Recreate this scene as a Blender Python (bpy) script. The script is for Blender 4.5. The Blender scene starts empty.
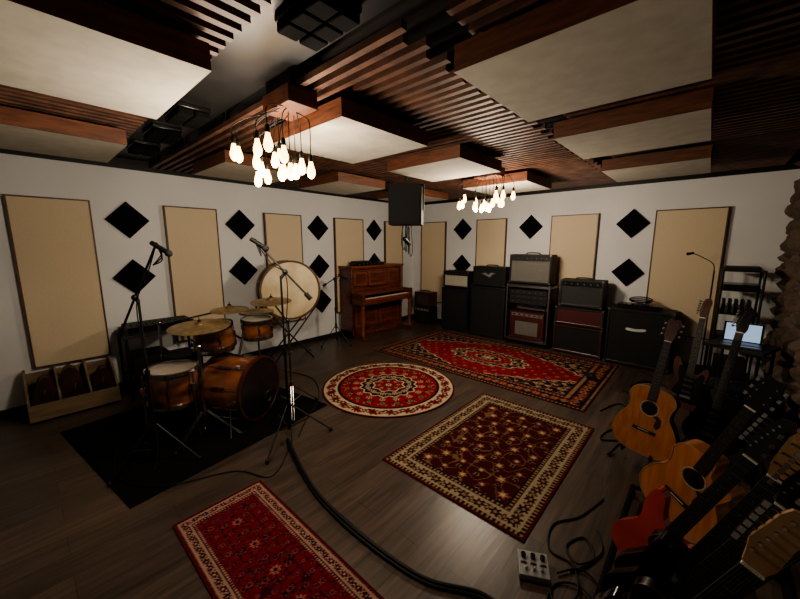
import bpy, math, random
import numpy as np
from mathutils import Matrix, Vector, noise
random.seed(7)
R=math.radians
XL,YB=-4.75,5.70      # left wall plane, back wall plane
ZC=2.62

# ------------------------------------------------------------------ materials
def lin(c):
    return tuple(((x/255)/12.92 if x/255<=0.04045 else (((x/255)+0.055)/1.055)**2.4) for x in c)
MATS={}
def mat(name,rgb,rough=0.6,metal=0.0,rgb2=None,scale=(8,8,8),bump=0.0,nscale=1.0,emit=0,spec=0.5,detail=4,sheen=0):
    if name in MATS: return MATS[name]
    m=bpy.data.materials.new(name); m.use_nodes=True
    nt=m.node_tree; b=nt.nodes['Principled BSDF']
    c=lin(rgb)+(1,)
    b.inputs['Base Color'].default_value=c
    b.inputs['Roughness'].default_value=rough
    b.inputs['Metallic'].default_value=metal
    b.inputs['Specular IOR Level'].default_value=spec
    if sheen: b.inputs['Sheen Weight'].default_value=sheen
    if emit:
        b.inputs['Emission Color'].default_value=c
        b.inputs['Emission Strength'].default_value=emit
    tc=nt.nodes.new('ShaderNodeTexCoord'); mp=nt.nodes.new('ShaderNodeMapping')
    mp.inputs['Scale'].default_value=scale
    nt.links.new(tc.outputs['Object'],mp.inputs['Vector'])
    n=nt.nodes.new('ShaderNodeTexNoise'); n.inputs['Scale'].default_value=nscale; n.inputs['Detail'].default_value=detail
    nt.links.new(mp.outputs['Vector'],n.inputs['Vector'])
    if rgb2 is None: rgb2=tuple(int(x*0.86) for x in rgb)
    cr=nt.nodes.new('ShaderNodeValToRGB')
    cr.color_ramp.elements[0].position=0.35; cr.color_ramp.elements[1].position=0.68
    cr.color_ramp.elements[0].color=lin(rgb2)+(1,); cr.color_ramp.elements[1].color=c
    nt.links.new(n.outputs['Fac'],cr.inputs['Fac'])
    if not emit: nt.links.new(cr.outputs['Color'],b.inputs['Base Color'])
    if bump:
        bp=nt.nodes.new('ShaderNodeBump'); bp.inputs['Strength'].default_value=bump; bp.inputs['Distance'].default_value=0.004
        nt.links.new(n.outputs['Fac'],bp.inputs['Height']); nt.links.new(bp.outputs['Normal'],b.inputs['Normal'])
    MATS[name]=m; return m

wall_m=mat('painted_plaster',(212,212,212),0.75,rgb2=(206,206,206),scale=(1,1,1),bump=0.0,nscale=2)
ceil_m=mat('dark_ceiling_paint',(14,12,12),0.8)
soffit_m=mat('grey_soffit_paint',(30,29,30),0.42)
trim_m=mat('dark_trim_paint',(18,16,16),0.6)
fabric_m=mat('beige_acoustic_fabric',(204,188,162),0.95,rgb2=(196,179,152),scale=(60,60,60),bump=0.4,nscale=3)
cloudfab_m=mat('cloud_fabric',(180,173,160),0.95,rgb2=(168,161,148),scale=(5,5,5),bump=0.2,nscale=2,detail=8)
frame_m=mat('panel_frame_wood',(92,60,42),0.5,rgb2=(64,40,28),scale=(14,14,3),nscale=1.5)
cloudwood_m=mat('cloud_frame_wood',(112,68,46),0.55,rgb2=(80,47,32),scale=(4,4,30),nscale=1.6,bump=0.2)
slat_m=mat('slat_wood',(106,72,56),0.6,rgb2=(70,46,36),scale=(5,5,9),nscale=1.5)
foam_m=mat('black_foam',(9,9,10),0.95,scale=(200,200,200),bump=0.3,spec=.2)
black_m=mat('black_tolex',(17,17,18),0.6,scale=(150,150,150),bump=0.4)
blackgloss_m=mat('black_gloss',(12,12,13),0.25)
blackmetal_m=mat('black_metal',(14,14,15),0.5,0.2)
chrome_m=mat('chrome',(165,165,167),0.22,1.0)
steel_m=mat('brushed_steel',(130,130,130),0.35,0.9,scale=(2,2,60))
brass_m=mat('cymbal_bronze',(172,146,104),0.35,0.7,rgb2=(130,108,72),scale=(20,20,20))
grille_m=mat('black_grille',(22,22,24),0.85,rgb2=(13,13,14),scale=(160,160,160),bump=0.6)
greygrille_m=mat('grey_grille',(116,114,108),0.85,rgb2=(88,86,81),scale=(150,150,150),bump=0.6)
dgreygrille_m=mat('dark_grey_grille',(60,60,60),0.85,rgb2=(42,42,42),scale=(150,150,150),bump=0.6)
creamgrille_m=mat('cream_grille',(180,176,164),0.85,rgb2=(150,146,134),scale=(120,120,120),bump=0.5)
white_m=mat('white_plastic',(205,205,202),0.4)
redtolex_m=mat('red_tolex',(76,20,20),0.5,scale=(100,100,100),bump=0.3)
silver_m=mat('silver_panel',(166,166,164),0.35,0.5)
tweed_m=mat('dark_tweed',(60,56,50),0.8,rgb2=(44,40,36),scale=(120,120,120))
piano_m=mat('mahogany',(112,60,44),0.3,rgb2=(74,36,26),scale=(3,3,18),nscale=1.4,spec=0.6)
piano2_m=mat('mahogany_light',(134,78,56),0.3,rgb2=(98,52,37),scale=(4,4,22),nscale=1.4)
ivory_m=mat('ivory_keys',(226,220,200),0.3)
shell_m=mat('drum_shell_sunburst',(134,82,52),0.28,rgb2=(54,29,20),scale=(3,3,9),nscale=1.2,spec=0.7)
head_m=mat('drum_head_white',(150,142,130),0.5,rgb2=(130,122,110),scale=(3,3,3))
headcream_m=mat('calfskin_head',(226,210,178),0.55,rgb2=(204,184,148),scale=(4,4,4),nscale=1.5,detail=6)
headblack_m=mat('drum_head_black',(24,22,22),0.25)
bdshell_m=mat('old_drum_wood',(116,86,60),0.5,rgb2=(80,54,36),scale=(10,2,10))
pine_m=mat('pine_board',(132,112,86),0.6,rgb2=(106,88,66),scale=(3,3,20),bump=0.2)
leather_m=mat('brown_leather',(68,36,26),0.45,rgb2=(38,20,16),scale=(10,10,10),bump=0.3)
spruce_m=mat('spruce_top',(176,112,68),0.25,rgb2=(152,92,52),scale=(40,40,2),nscale=1,spec=0.6)
natural_m=mat('natural_maple',(160,126,90),0.35,rgb2=(136,102,70),scale=(20,20,3))
gside_m=mat('guitar_mahogany_side',(74,38,25),0.3,rgb2=(52,26,18),scale=(6,6,20))
cutside_m=mat('guitar_natural_side',(150,94,58),0.3,rgb2=(124,72,42),scale=(6,6,20))
fb_m=mat('rosewood_fretboard',(24,17,14),0.55)
redg_m=mat('red_guitar_lacquer',(168,56,34),0.15,rgb2=(144,42,28),scale=(4,4,4),spec=0.8)
sunb_m=mat('sunburst_lacquer',(110,56,28),0.15,rgb2=(40,16,11),scale=(5,5,5),nscale=1.2,spec=0.8)
gblack_m=mat('black_lacquer',(10,9,10),0.2,spec=0.5)
rubber_m=mat('black_rubber_cable',(10,10,10),0.6,spec=.35)
pad_m=mat('foam_padding',(12,12,12),0.9,spec=.15)
carpet_m=mat('black_carpet',(16,15,16),1.0,rgb2=(11,10,11),scale=(50,50,50),bump=0.6,spec=.1)
screen_m=mat('laptop_screen_glow',(165,195,230),0.3,emit=0.6)
bulb_m=mat('lit_bulb_glass',(255,200,126),0.3,emit=9)
blue_m=mat('dark_blue_case',(26,29,38),0.5)

def floor_material():
    m=bpy.data.materials.new('dark_laminate_planks'); m.use_nodes=True; nt=m.node_tree; b=nt.nodes['Principled BSDF']
    tc=nt.nodes.new('ShaderNodeTexCoord'); mp=nt.nodes.new('ShaderNodeMapping'); mp.inputs['Rotation'].default_value=(0,0,R(90))
    nt.links.new(tc.outputs['Object'],mp.inputs['Vector'])
    br=nt.nodes.new('ShaderNodeTexBrick'); br.offset=0.37
    br.inputs['Scale'].default_value=1; br.inputs['Brick Width'].default_value=1.25; br.inputs['Row Height'].default_value=0.165
    br.inputs['Mortar Size'].default_value=0.0016; br.inputs['Mortar Smooth'].default_value=0.3; br.inputs['Bias'].default_value=0
    br.inputs['Color1'].default_value=lin((84,70,61))+(1,); br.inputs['Color2'].default_value=lin((64,54,48))+(1,); br.inputs['Mortar'].default_value=lin((28,23,20))+(1,)
    nt.links.new(mp.outputs['Vector'],br.inputs['Vector'])
    mp2=nt.nodes.new('ShaderNodeMapping'); mp2.inputs['Scale'].default_value=(26,1.8,1); nt.links.new(tc.outputs['Object'],mp2.inputs['Vector'])
    n=nt.nodes.new('ShaderNodeTexNoise'); n.inputs['Scale'].default_value=1.3; n.inputs['Detail'].default_value=8; n.inputs['Distortion'].default_value=0.6
    nt.links.new(mp2.outputs['Vector'],n.inputs['Vector'])
    cr=nt.nodes.new('ShaderNodeValToRGB'); cr.color_ramp.elements[0].position=0.3; cr.color_ramp.elements[1].position=0.72
    cr.color_ramp.elements[0].color=(0.5,0.48,0.46,1); cr.color_ramp.elements[1].color=(1.2,1.15,1.1,1)
    nt.links.new(n.outputs['Fac'],cr.inputs['Fac'])
    mx=nt.nodes.new('ShaderNodeMix'); mx.data_type='RGBA'; mx.blend_type='MULTIPLY'; mx.inputs[0].default_value=1
    nt.links.new(br.outputs['Color'],mx.inputs[6]); nt.links.new(cr.outputs['Color'],mx.inputs[7]); nt.links.new(mx.outputs[2],b.inputs['Base Color'])
    b.inputs['Roughness'].default_value=0.36; b.inputs['Specular IOR Level'].default_value=0.45
    bp=nt.nodes.new('ShaderNodeBump'); bp.inputs['Strength'].default_value=0.25; bp.inputs['Distance'].default_value=0.003
    nt.links.new(n.outputs['Fac'],bp.inputs['Height']); nt.links.new(bp.outputs['Normal'],b.inputs['Normal'])
    return m
floor_m=floor_material()
def stone_material():
    m=bpy.data.materials.new('rough_stone'); m.use_nodes=True; nt=m.node_tree; b=nt.nodes['Principled BSDF']
    tc=nt.nodes.new('ShaderNodeTexCoord')
    v=nt.nodes.new('ShaderNodeTexVoronoi'); v.inputs['Scale'].default_value=6; nt.links.new(tc.outputs['Object'],v.inputs['Vector'])
    n=nt.nodes.new('ShaderNodeTexNoise'); n.inputs['Scale'].default_value=22; n.inputs['Detail'].default_value=8; nt.links.new(tc.outputs['Object'],n.inputs['Vector'])
    cr=nt.nodes.new('ShaderNodeValToRGB'); cr.color_ramp.elements[0].color=lin((42,34,29))+(1,); cr.color_ramp.elements[1].color=lin((104,88,75))+(1,)
    mx=nt.nodes.new('ShaderNodeMix'); mx.data_type='FLOAT'; mx.inputs[0].default_value=0.6
    nt.links.new(v.outputs['Color'],mx.inputs[2]); nt.links.new(n.outputs['Fac'],mx.inputs[3]); nt.links.new(mx.outputs[0],cr.inputs['Fac'])
    nt.links.new(cr.outputs['Color'],b.inputs['Base Color']); b.inputs['Roughness'].default_value=0.95
    bp=nt.nodes.new('ShaderNodeBump'); bp.inputs['Strength'].default_value=0.8; bp.inputs['Distance'].default_value=0.02
    nt.links.new(n.outputs['Fac'],bp.inputs['Height']); nt.links.new(bp.outputs['Normal'],b.inputs['Normal'])
    return m
stone_m=stone_material()

# ------------------------------------------------------------------ mesh builder
def T(x,y,z): return Matrix.Translation((x,y,z))
def RX(a): return Matrix.Rotation(R(a),4,'X')
def RY(a): return Matrix.Rotation(R(a),4,'Y')
def RZ(a): return Matrix.Rotation(R(a),4,'Z')
def align(p0,p1):
    p0=Vector(p0); d=Vector(p1)-p0
    return Matrix.Translation(p0)@d.to_track_quat('Z','Y').to_matrix().to_4x4(), d.length
def catmull(pts,closed=True,k=6):
    n=len(pts); out=[]
    rng=range(n) if closed else range(n-1)
    for i in rng:
        if closed: p=[pts[(i-1)%n],pts[i],pts[(i+1)%n],pts[(i+2)%n]]
        else: p=[pts[max(i-1,0)],pts[i],pts[i+1],pts[min(i+2,n-1)]]
        p=[Vector(q) for q in p]
        for j in range(k):
            t=j/k
            out.append(0.5*((2*p[1])+(p[2]-p[0])*t+(2*p[0]-5*p[1]+4*p[2]-p[3])*t*t+(3*p[1]-p[0]-3*p[2]+p[3])*t**3))
    if not closed: out.append(Vector(pts[-1]))
    return out
class MB:
    def __init__(s): s.v=[];s.f=[];s.m=[];s.mats=[];s.M=Matrix.Identity(4)
    def mi(s,m):
        if m not in s.mats: s.mats.append(m)
        return s.mats.index(m)
    def add(s,vs,fs,m,M=None):
        X=s.M@M if M is not None else s.M
        o=len(s.v); s.v+= [tuple(X@Vector(v)) for v in vs]
        i=s.mi(m)
        for f in fs: s.f.append([o+k for k in f]); s.m.append(i)
    def box(s,x0,x1,y0,y1,z0,z1,m,M=None):
        s.add([(x0,y0,z0),(x1,y0,z0),(x1,y1,z0),(x0,y1,z0),(x0,y0,z1),(x1,y0,z1),(x1,y1,z1),(x0,y1,z1)],
              [(0,3,2,1),(4,5,6,7),(0,1,5,4),(1,2,6,5),(2,3,7,6),(3,0,4,7)],m,M)
    def lathe(s,prof,m,M=None,n=24,caps=True):
        vs=[];fs=[]
        for (r,z) in prof:
            for i in range(n):
                a=2*math.pi*i/n; vs.append((r*math.cos(a),r*math.sin(a),z))
        for j in range(len(prof)-1):
            for i in range(n):
                k=(i+1)%n; fs.append((j*n+i,j*n+k,(j+1)*n+k,(j+1)*n+i))
        if caps and prof[0][0]>1e-6: fs.append(tuple(range(n))[::-1])
        if caps and prof[-1][0]>1e-6: fs.append(tuple((len(prof)-1)*n+i for i in range(n)))
        s.add(vs,fs,m,M)
    def cyl(s,p0,p1,r,m,r1=None,n=14):
        A,L=align(p0,p1); s.lathe([(r,0),(r if r1 is None else r1,L)],m,A,n)
    def tube(s,pts,r,m,n=8,smooth=0,closed=False):
        if smooth: pts=catmull(pts,closed,smooth)
        pts=[Vector(p) for p in pts]; N=len(pts); vs=[];fs=[]
        up=None
        for i,p in enumerate(pts):
            if closed: t=(pts[(i+1)%N]-pts[i-1])
            else: t=pts[min(i+1,N-1)]-pts[max(i-1,0)]
            if t.length<1e-9: t=Vector((0,0,1))
            t.normalize()
            if up is None:
                up=Vector((0,0,1)) if abs(t.z)<0.9 else Vector((1,0,0))
            up=(up-t*up.dot(t))
            if up.length<1e-6: up=t.orthogonal()
            up.normalize()
            b=t.cross(up)
            for k in range(n):
                a=2*math.pi*k/n; vs.append(tuple(p+r*(math.cos(a)*up+math.sin(a)*b)))
        for i in range(N if closed else N-1):
            j=(i+1)%N
            for k in range(n):
                l=(k+1)%n; fs.append((i*n+k,j*n+k,j*n+l,i*n+l))
        if not closed: fs.append(tuple(range(n))); fs.append(tuple((N-1)*n+k for k in range(n))[::-1])
        s.add(vs,fs,m)
    def ring(s,R0,r,m,M,n=28):
        pts=[(R0*math.cos(2*math.pi*i/n),R0*math.sin(2*math.pi*i/n),0) for i in range(n)]
        old=s.M; s.M=s.M@M; s.tube(pts,r,m,6,closed=True); s.M=old
    def prism(s,poly,y0,y1,mf,ms,M=None,mb=None):
        # poly in XZ plane, extruded along Y; y0 = front
        n=len(poly); a=sum(poly[i][0]*poly[(i+1)%n][1]-poly[(i+1)%n][0]*poly[i][1] for i in range(n))
        if a<0: poly=poly[::-1]
        s.add([(p[0],y0,p[1]) for p in poly],[tuple(range(n))],mf,M)
        s.add([(p[0],y1,p[1]) for p in poly],[tuple(range(n))[::-1]],mb or ms,M)
        s.add([(p[0],y0,p[1]) for p in poly]+[(p[0],y1,p[1]) for p in poly],[(i,i+n,(i+1)%n+n,(i+1)%n) for i in range(n)],ms,M)
    def sphere(s,c,r,m,n=12,sz=1.0):
        prof=[(max(r*math.sin(math.pi*i/8),1e-7),-r*sz*math.cos(math.pi*i/8)) for i in range(9)]
        s.lathe(prof,m,T(*c),n)
    def build(s,name,parent=None,bevel=0.0,angle=35):
        me=bpy.data.meshes.new(name); me.from_pydata(s.v,[],s.f)
        for m in s.mats: me.materials.append(m)
        me.polygons.foreach_set('material_index',s.m)
        me.polygons.foreach_set('use_smooth',[True]*len(s.f))
        me.update()
        try: me.set_sharp_from_angle(angle=R(angle))
        except Exception: pass
        ob=bpy.data.objects.new(name,me); bpy.context.scene.collection.objects.link(ob)
        if parent: ob.parent=parent
        if bevel:
            b=ob.modifiers.new('bevel','BEVEL'); b.width=bevel; b.segments=2; b.limit_method='ANGLE'; b.angle_limit=R(50)
        return ob
def empty(name):
    e=bpy.data.objects.new(name,None); bpy.context.scene.collection.objects.link(e); e.empty_display_size=0.1; return e

# ------------------------------------------------------------------ room shell
def slab(name,x0,x1,y0,y1,z0,z1,m):
    b=MB(); b.box(x0,x1,y0,y1,z0,z1,m); return b.build(name)
XR,YF=1.7,-2.6
slab('floor',XL-.1,XR+.1,YF-.1,YB+.1,-.1,0,floor_m)
slab('ceiling',XL-.1,XR+.1,YF-.1,YB+.1,ZC,ZC+.1,ceil_m)
slab('wall_left',XL-.1,XL,YF-.1,YB+.1,0,ZC,wall_m)
slab('wall_back',XL,XR,YB,YB+.1,0,ZC,wall_m)
slab('wall_right',XR,XR+.1,YF-.1,YB+.1,0,ZC,wall_m)
slab('wall_front',XL,XR,YF-.1,YF,0,ZC,wall_m)
slab('trim_1',XL,XL+.02,YF,YB,2.395,ZC,trim_m)
slab('trim_2',XL+.02,XR,YB-.02,YB,2.395,ZC,trim_m)
slab('baseboard_left',XL,XL+.015,YF,YB,0,.07,trim_m)
slab('baseboard_back',XL+.015,.5,YB-.015,YB,0,.07,trim_m)

# stone pier on the right
def stone():
    b=MB(); vs=[];fs=[]
    def disp(p):
        d,_=noise.voronoi(Vector(p)*4.2,distance_metric='DISTANCE')
        return 0.09*min(1,(d[1]-d[0])*2.2)+0.02*noise.noise(Vector(p)*14)
    path=[]
    SX=.665
    for i in range(90): path.append((SX,YB-0.0-i*(YB-3.2)/89,(-1,0)))
    for i in range(1,40): path.append((SX+i*1.03/39,3.2,(0,-1)))
    NZ=90
    for (x,y,n) in path:
        for k in range(NZ+1):
            z=k*ZC/NZ; d=disp((x*1.0,y,z*1.5)); vs.append((x+n[0]*d,y+n[1]*d,z))
    W=NZ+1
    for i in range(len(path)-1):
        for k in range(NZ): fs.append((i*W+k,(i+1)*W+k,(i+1)*W+k+1,i*W+k+1))
    b.add(vs,fs,stone_m); b.build('wall_stone',angle=60)
stone()

# ------------------------------------------------------------------ ceiling slats, soffit, clouds
def slats(name,x0,x1,y0,y1,along,pitch=0.078,w=0.034,z0=2.43,z1=2.462,jag=0):
    b=MB()
    if along=='X':
        y=y0;i=0
        while y+w<y1:
            e=(jag*(i%2)); b.box(x0,x1-e,y,y+w,z0,z1,slat_m); y+=pitch;i+=1
        for x in np.arange(x0+.2,x1,0.9): b.box(x,x+.05,y0,y1,z1,ZC,trim_m)
    else:
        x=x0
        while x+w<x1: b.box(x,x+w,y0,y1,z0,z1,slat_m); x+=pitch
        for y in np.arange(y0+.2,y1,0.9): b.box(x0,x1,y,y+.05,z1,ZC,trim_m)
    b.build(name)
slats('slatted_wood_ceiling',-4.70,-0.98,1.10,5.64,'X',jag=0.06)
slats('slatted_wood_ceiling',-0.80,0.50,1.14,5.60,'X',jag=0.0)
slats('slatted_wood_ceiling',-4.70,0.40,-2.4,0.70,'Y')
b=MB(); b.box(-4.72,1.6,0.72,1.07,2.50,ZC,soffit_m); b.build('trim_3')
# black grid fixtures on soffit
def gridfix(x,y):
    b=MB(); b.M=T(x,y,2.50)
    b.box(-.15,.15,-.10,.10,-.03,0,blackgloss_m)
    for i in range(3):
        for j in range(2):
            cx=-.10+i*.10; cy=-.05+j*.10
            b.box(cx-.044,cx+.044,cy-.044,cy+.044,-.07,-.03,foam_m)
    b.build('ceiling_grid_fixture',bevel=.006)
for x in (-1.23,-2.75,-3.35,-3.95): gridfix(x,.89)
# clouds
def cloud(x0,x1,y0,y1,z=2.30,h=.10):
    b=MB(); t=.02
    b.box(x0,x1,y0,y0+t,z,z+h,cloudwood_m); b.box(x0,x1,y1-t,y1,z,z+h,cloudwood_m)
    b.box(x0,x0+t,y0+t,y1-t,z,z+h,cloudwood_m); b.box(x1-t,x1,y0+t,y1-t,z,z+h,cloudwood_m)
    N=10;vs=[];fs=[]
    for i in range(N+1):
        for j in range(N+1):
            u=i/N;v=j/N; bul=.006*math.sin(math.pi*u)*math.sin(math.pi*v)
            vs.append((x0+(x1-x0)*u*1.0,y0+(y1-y0)*v,z-.002-bul))
    for i in range(N):
        for j in range(N):
            a=i*(N+1)+j; fs.append((a,a+1,a+N+2,a+N+1))
    b.add(vs,fs,cloudfab_m)
    b.box(x0+t,x1-t,y0+t,y1-t,z+h-.02,z+h-.01,ceil_m)
    for cx in (x0+.08,x1-.08):
        for cy in (y0+.08,y1-.08): b.cyl((cx,cy,z+h-.02),(cx,cy,ZC),.004,steel_m,n=6)
    b.build('ceiling_acoustic_cloud')
cols=[(-3.97,-3.17),(-2.41,-1.59),(-.86,-.07)]
rows=[(-.20,.62),(1.29,2.07),(2.50,3.25),(3.88,4.68)]
for c in cols:
    for r in rows: cloud(c[0],c[1],r[0],r[1])

# ------------------------------------------------------------------ wall panels and diamonds
def WM(side,s,z): return T(XL,s,z)@RZ(90) if side=='L' else T(s,YB,z)
def panel(side,s0,s1,z0=.415,z1=2.04):
    b=MB(); b.M=WM(side,(s0+s1)/2,z0)@T(0,-.001,0); w=(s1-s0)/2;h=z1-z0;t=.014;d=.045
    b.box(-w,-w+t,-d,0,0,h,frame_m);b.box(w-t,w,-d,0,0,h,frame_m)
    b.box(-w+t,w-t,-d,0,0,t,frame_m);b.box(-w+t,w-t,-d,0,h-t,h,frame_m)
    b.box(-w+t,w-t,-d+.004,0,t,h-t,fabric_m)
    b.build('acoustic_panel')
for s in [(-.02,.555),(1.185,1.76),(2.39,2.98),(3.61,4.25),(4.82,5.33)]: panel('L',*s)
for s in [(-4.48,-3.88),(-3.20,-2.63),(-1.89,-1.23),(-.57,.13)]: panel('B',*s)
def diamond(side,s,z,r=.195):
    b=MB(); b.M=WM(side,s,z)@T(0,-.001,0)@RY(45); a=r/math.sqrt(2)
    b.box(-a,a,-.022,0,-a,a,foam_m); n=4;q=2*a/n
    for i in range(n):
        for j in range(n):
            x0=-a+i*q;z0=-a+j*q
            b.add([(x0,-.022,z0),(x0+q,-.022,z0),(x0+q,-.022,z0+q),(x0,-.022,z0+q),(x0+q/2,-.04,z0+q/2)],[(0,1,4),(1,2,4),(2,3,4),(3,0,4)],foam_m)
    b.build('diamond_foam_tile')
for s in (.85,2.06,3.30,4.55):
    for z in (1.86,1.24): diamond('L',s,z)
diamond('L',3.32,.66)
for s in (-3.51,-2.22,-.82):
    for z in (1.88,1.21): diamond('B',s,z)

# ------------------------------------------------------------------ rugs
def rosette(dx,dy,Rr,n=6,ph=0):
    r=np.hypot(dx,dy); a=np.arctan2(dy,dx)
    return r/(Rr*(0.78+0.22*np.cos(n*a+ph)))
def put(C,mask,col): C[mask]=lin(col)
def lattice(C,x,y,p,q,R1,cols,region,n=6,off=True,seed=0):
    i=np.round(y/q); xo=(np.mod(np.abs(i),2)*p/2) if off else 0
    j=np.round((np.abs(x)-xo)/p); dx=np.abs(x)-xo-j*p; dy=y-i*q
    h=np.mod(np.abs(i)*7+np.abs(j)*5+seed,3)
    rr=rosette(dx,dy,R1*(0.8+0.2*h),n)
    put(C,region&(rr<1),cols[0]); put(C,region&(rr<.72),cols[1]); put(C,region&(rr<.36),cols[2])
def vines(C,x,y,p,w,col,region,k=1.0):
    f=np.abs(np.sin(x/p)*np.cos(y/p*k)+.45*np.sin(x/p*2.1+.6)*np.sin(y/p*1.7)); put(C,region&(f<w),col)
def border(C,x,y,hx,hy,d0,d1,bg,cols,pitch,alt):
    d=np.minimum(hx-np.abs(x),hy-np.abs(y)); reg=(d>=d0)&(d<d1); put(C,reg,bg)
    onx=(hx-np.abs(x))<(hy-np.abs(y)); s=np.where(onx,y,x); c=(d0+d1)/2; e=d-c; w=(d1-d0)/2
    v=np.abs(e-0.55*w*np.sin(s/pitch*math.pi)); put(C,reg&(v<w*.1),alt)
    n=np.round(s/pitch); ds=s-n*pitch; rr=rosette(ds,e,w*.78,6); put(C,reg&(rr<1),cols[0]);put(C,reg&(rr<.7),cols[1]);put(C,reg&(rr<.35),cols[2])
    ds=s-(np.floor(s/pitch)+.5)*pitch; rr=rosette(ds,e,w*.5,4); put(C,reg&(rr<1),cols[1]);put(C,reg&(rr<.5),cols[2])
def stripe(C,x,y,hx,hy,d0,d1,col,col2=None,p=3):
    d=np.minimum(hx-np.abs(x),hy-np.abs(y)); reg=(d>=d0)&(d<d1); put(C,reg,col)
    if col2:
        onx=(hx-np.abs(x))<(hy-np.abs(y)); s=np.where(onx,y,x); put(C,reg&(np.mod(s,p)<p*.45),col2)
def rug_material(name):
    m=bpy.data.materials.new(name); m.use_nodes=True; nt=m.node_tree; b=nt.nodes['Principled BSDF']
    at=nt.nodes.new('ShaderNodeAttribute'); at.attribute_name='weave'
    tc=nt.nodes.new('ShaderNodeTexCoord'); n=nt.nodes.new('ShaderNodeTexNoise'); n.inputs['Scale'].default_value=180; nt.links.new(tc.outputs['Object'],n.inputs['Vector'])
    cr=nt.nodes.new('ShaderNodeValToRGB'); cr.color_ramp.elements[0].color=(.7,.7,.7,1); cr.color_ramp.elements[1].color=(1.1,1.1,1.1,1)
    nt.links.new(n.outputs['Fac'],cr.inputs['Fac'])
    mx=nt.nodes.new('ShaderNodeMix'); mx.data_type='RGBA'; mx.blend_type='MULTIPLY'; mx.inputs[0].default_value=1
    nt.links.new(at.outputs['Color'],mx.inputs[6]); nt.links.new(cr.outputs['Color'],mx.inputs[7]); nt.links.new(mx.outputs[2],b.inputs['Base Color'])
    b.inputs['Roughness'].default_value=1; b.inputs['Specular IOR Level'].default_value=.1
    bp=nt.nodes.new('ShaderNodeBump'); bp.inputs['Strength'].default_value=.5; bp.inputs['Distance'].default_value=.004
    nt.links.new(n.outputs['Fac'],bp.inputs['Height']); nt.links.new(bp.outputs['Normal'],b.inputs['Normal'])
    return m
rugmat=rug_material('woven_wool')
def rug_mesh(name,V,F,C,edgecol):
    me=bpy.data.meshes.new(name); me.from_pydata(V,[],F); me.materials.append(rugmat)
    at=me.color_attributes.new('weave','FLOAT_COLOR','POINT')
    buf=np.ones((len(V),4),dtype=np.float32); buf[:len(C),:3]=C; buf[len(C):,:3]=lin(edgecol)
    at.data.foreach_set('color',buf.ravel()); me.update()
    ob=bpy.data.objects.new(name,me); bpy.context.scene.collection.objects.link(ob); return ob
def rect_rug(name,x0,x1,y0,y1,pattern,edgecol,cell=.0075,rot=0,h=.009):
    cx,cy=(x0+x1)/2,(y0+y1)/2; W=(x1-x0);L=(y1-y0); nx=int(W/cell);ny=int(L/cell)
    xs=np.linspace(-W/2,W/2,nx+1);ys=np.linspace(-L/2,L/2,ny+1); X,Y=np.meshgrid(xs,ys)
    C=np.zeros(X.shape+(3,)); pattern(C,X*100,Y*100,W*50,L*50)
    zz=h+.0008*np.sin(X*3+1)*np.sin(Y*4)
    V=np.stack([X.ravel(),Y.ravel(),zz.ravel()],1).tolist()
    F=[(j*(nx+1)+i,j*(nx+1)+i+1,(j+1)*(nx+1)+i+1,(j+1)*(nx+1)+i) for j in range(ny) for i in range(nx)]
    per=[i for i in range(nx+1)]+[j*(nx+1)+nx for j in range(1,ny+1)]+[ny*(nx+1)+i for i in range(nx-1,-1,-1)]+[j*(nx+1) for j in range(ny-1,0,-1)]
    o=len(V); V+=[(V[k][0],V[k][1],0.0005) for k in per]; n=len(per)
    F+=[(o+i,o+(i+1)%n,per[(i+1)%n],per[i]) for i in range(n)]
    ob=rug_mesh(name,V,F,C.reshape(-1,3),edgecol); ob.location=(cx,cy,0); ob.rotation_euler=(0,0,R(rot)); return ob
RED=(122,30,34);DRED=(76,17,22);NAVY=(26,20,28);CRM=(176,158,130);GLD=(138,112,80);MAR=(60,16,20)
def pat_big(C,x,y,hx,hy):
    C[:]=lin(RED); al=np.ones_like(x,bool)
    vines(C,x,y,5.5,.10,DRED,al); lattice(C,x,y,15,10,3.4,(DRED,(150,110,92),NAVY),al,6)
    fx=hx-27;fy=hy-27
    sp=(np.abs(x)/fx)**1.25+(np.abs(y)/fy)**1.25+.05*np.cos(x/4)*np.cos(y/4)
    put(C,sp>1.14,CRM);put(C,sp>1.17,NAVY); reg=sp>1.19; vines(C,x,y,4,.12,GLD,reg); lattice(C,x,y,13,9,3.4,(RED,CRM,DRED),reg,5)
    a=np.arctan2(y*1.9,x); r=np.hypot(x/1.9,y)*(1+.06*np.cos(12*a))
    for lim,c in ((29,CRM),(27.8,NAVY),(20,CRM),(19,RED),(10,CRM),(9,NAVY)): put(C,r<lim,c)
    reg=(r<27)&(r>20.5); vines(C,x,y,3.6,.13,GLD,reg); lattice(C,x,y,11,8,2.8,(RED,CRM,DRED),reg,5)
    reg=(r<18.5)&(r>10.5); lattice(C,x,y,9,7,2.2,(NAVY,GLD,NAVY),reg,5)
    rr=rosette(x/1.5,y,7,8); put(C,rr<1,CRM);put(C,rr<.7,RED);put(C,rr<.35,CRM)
    stripe(C,x,y,hx,hy,0,2,DRED);stripe(C,x,y,hx,hy,2,4,GLD,NAVY,4)
    border(C,x,y,hx,hy,4,20,NAVY,(RED,GLD,RED),19,(120,60,50))
    stripe(C,x,y,hx,hy,20,23,GLD,RED,4);stripe(C,x,y,hx,hy,23,26,NAVY)
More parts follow.
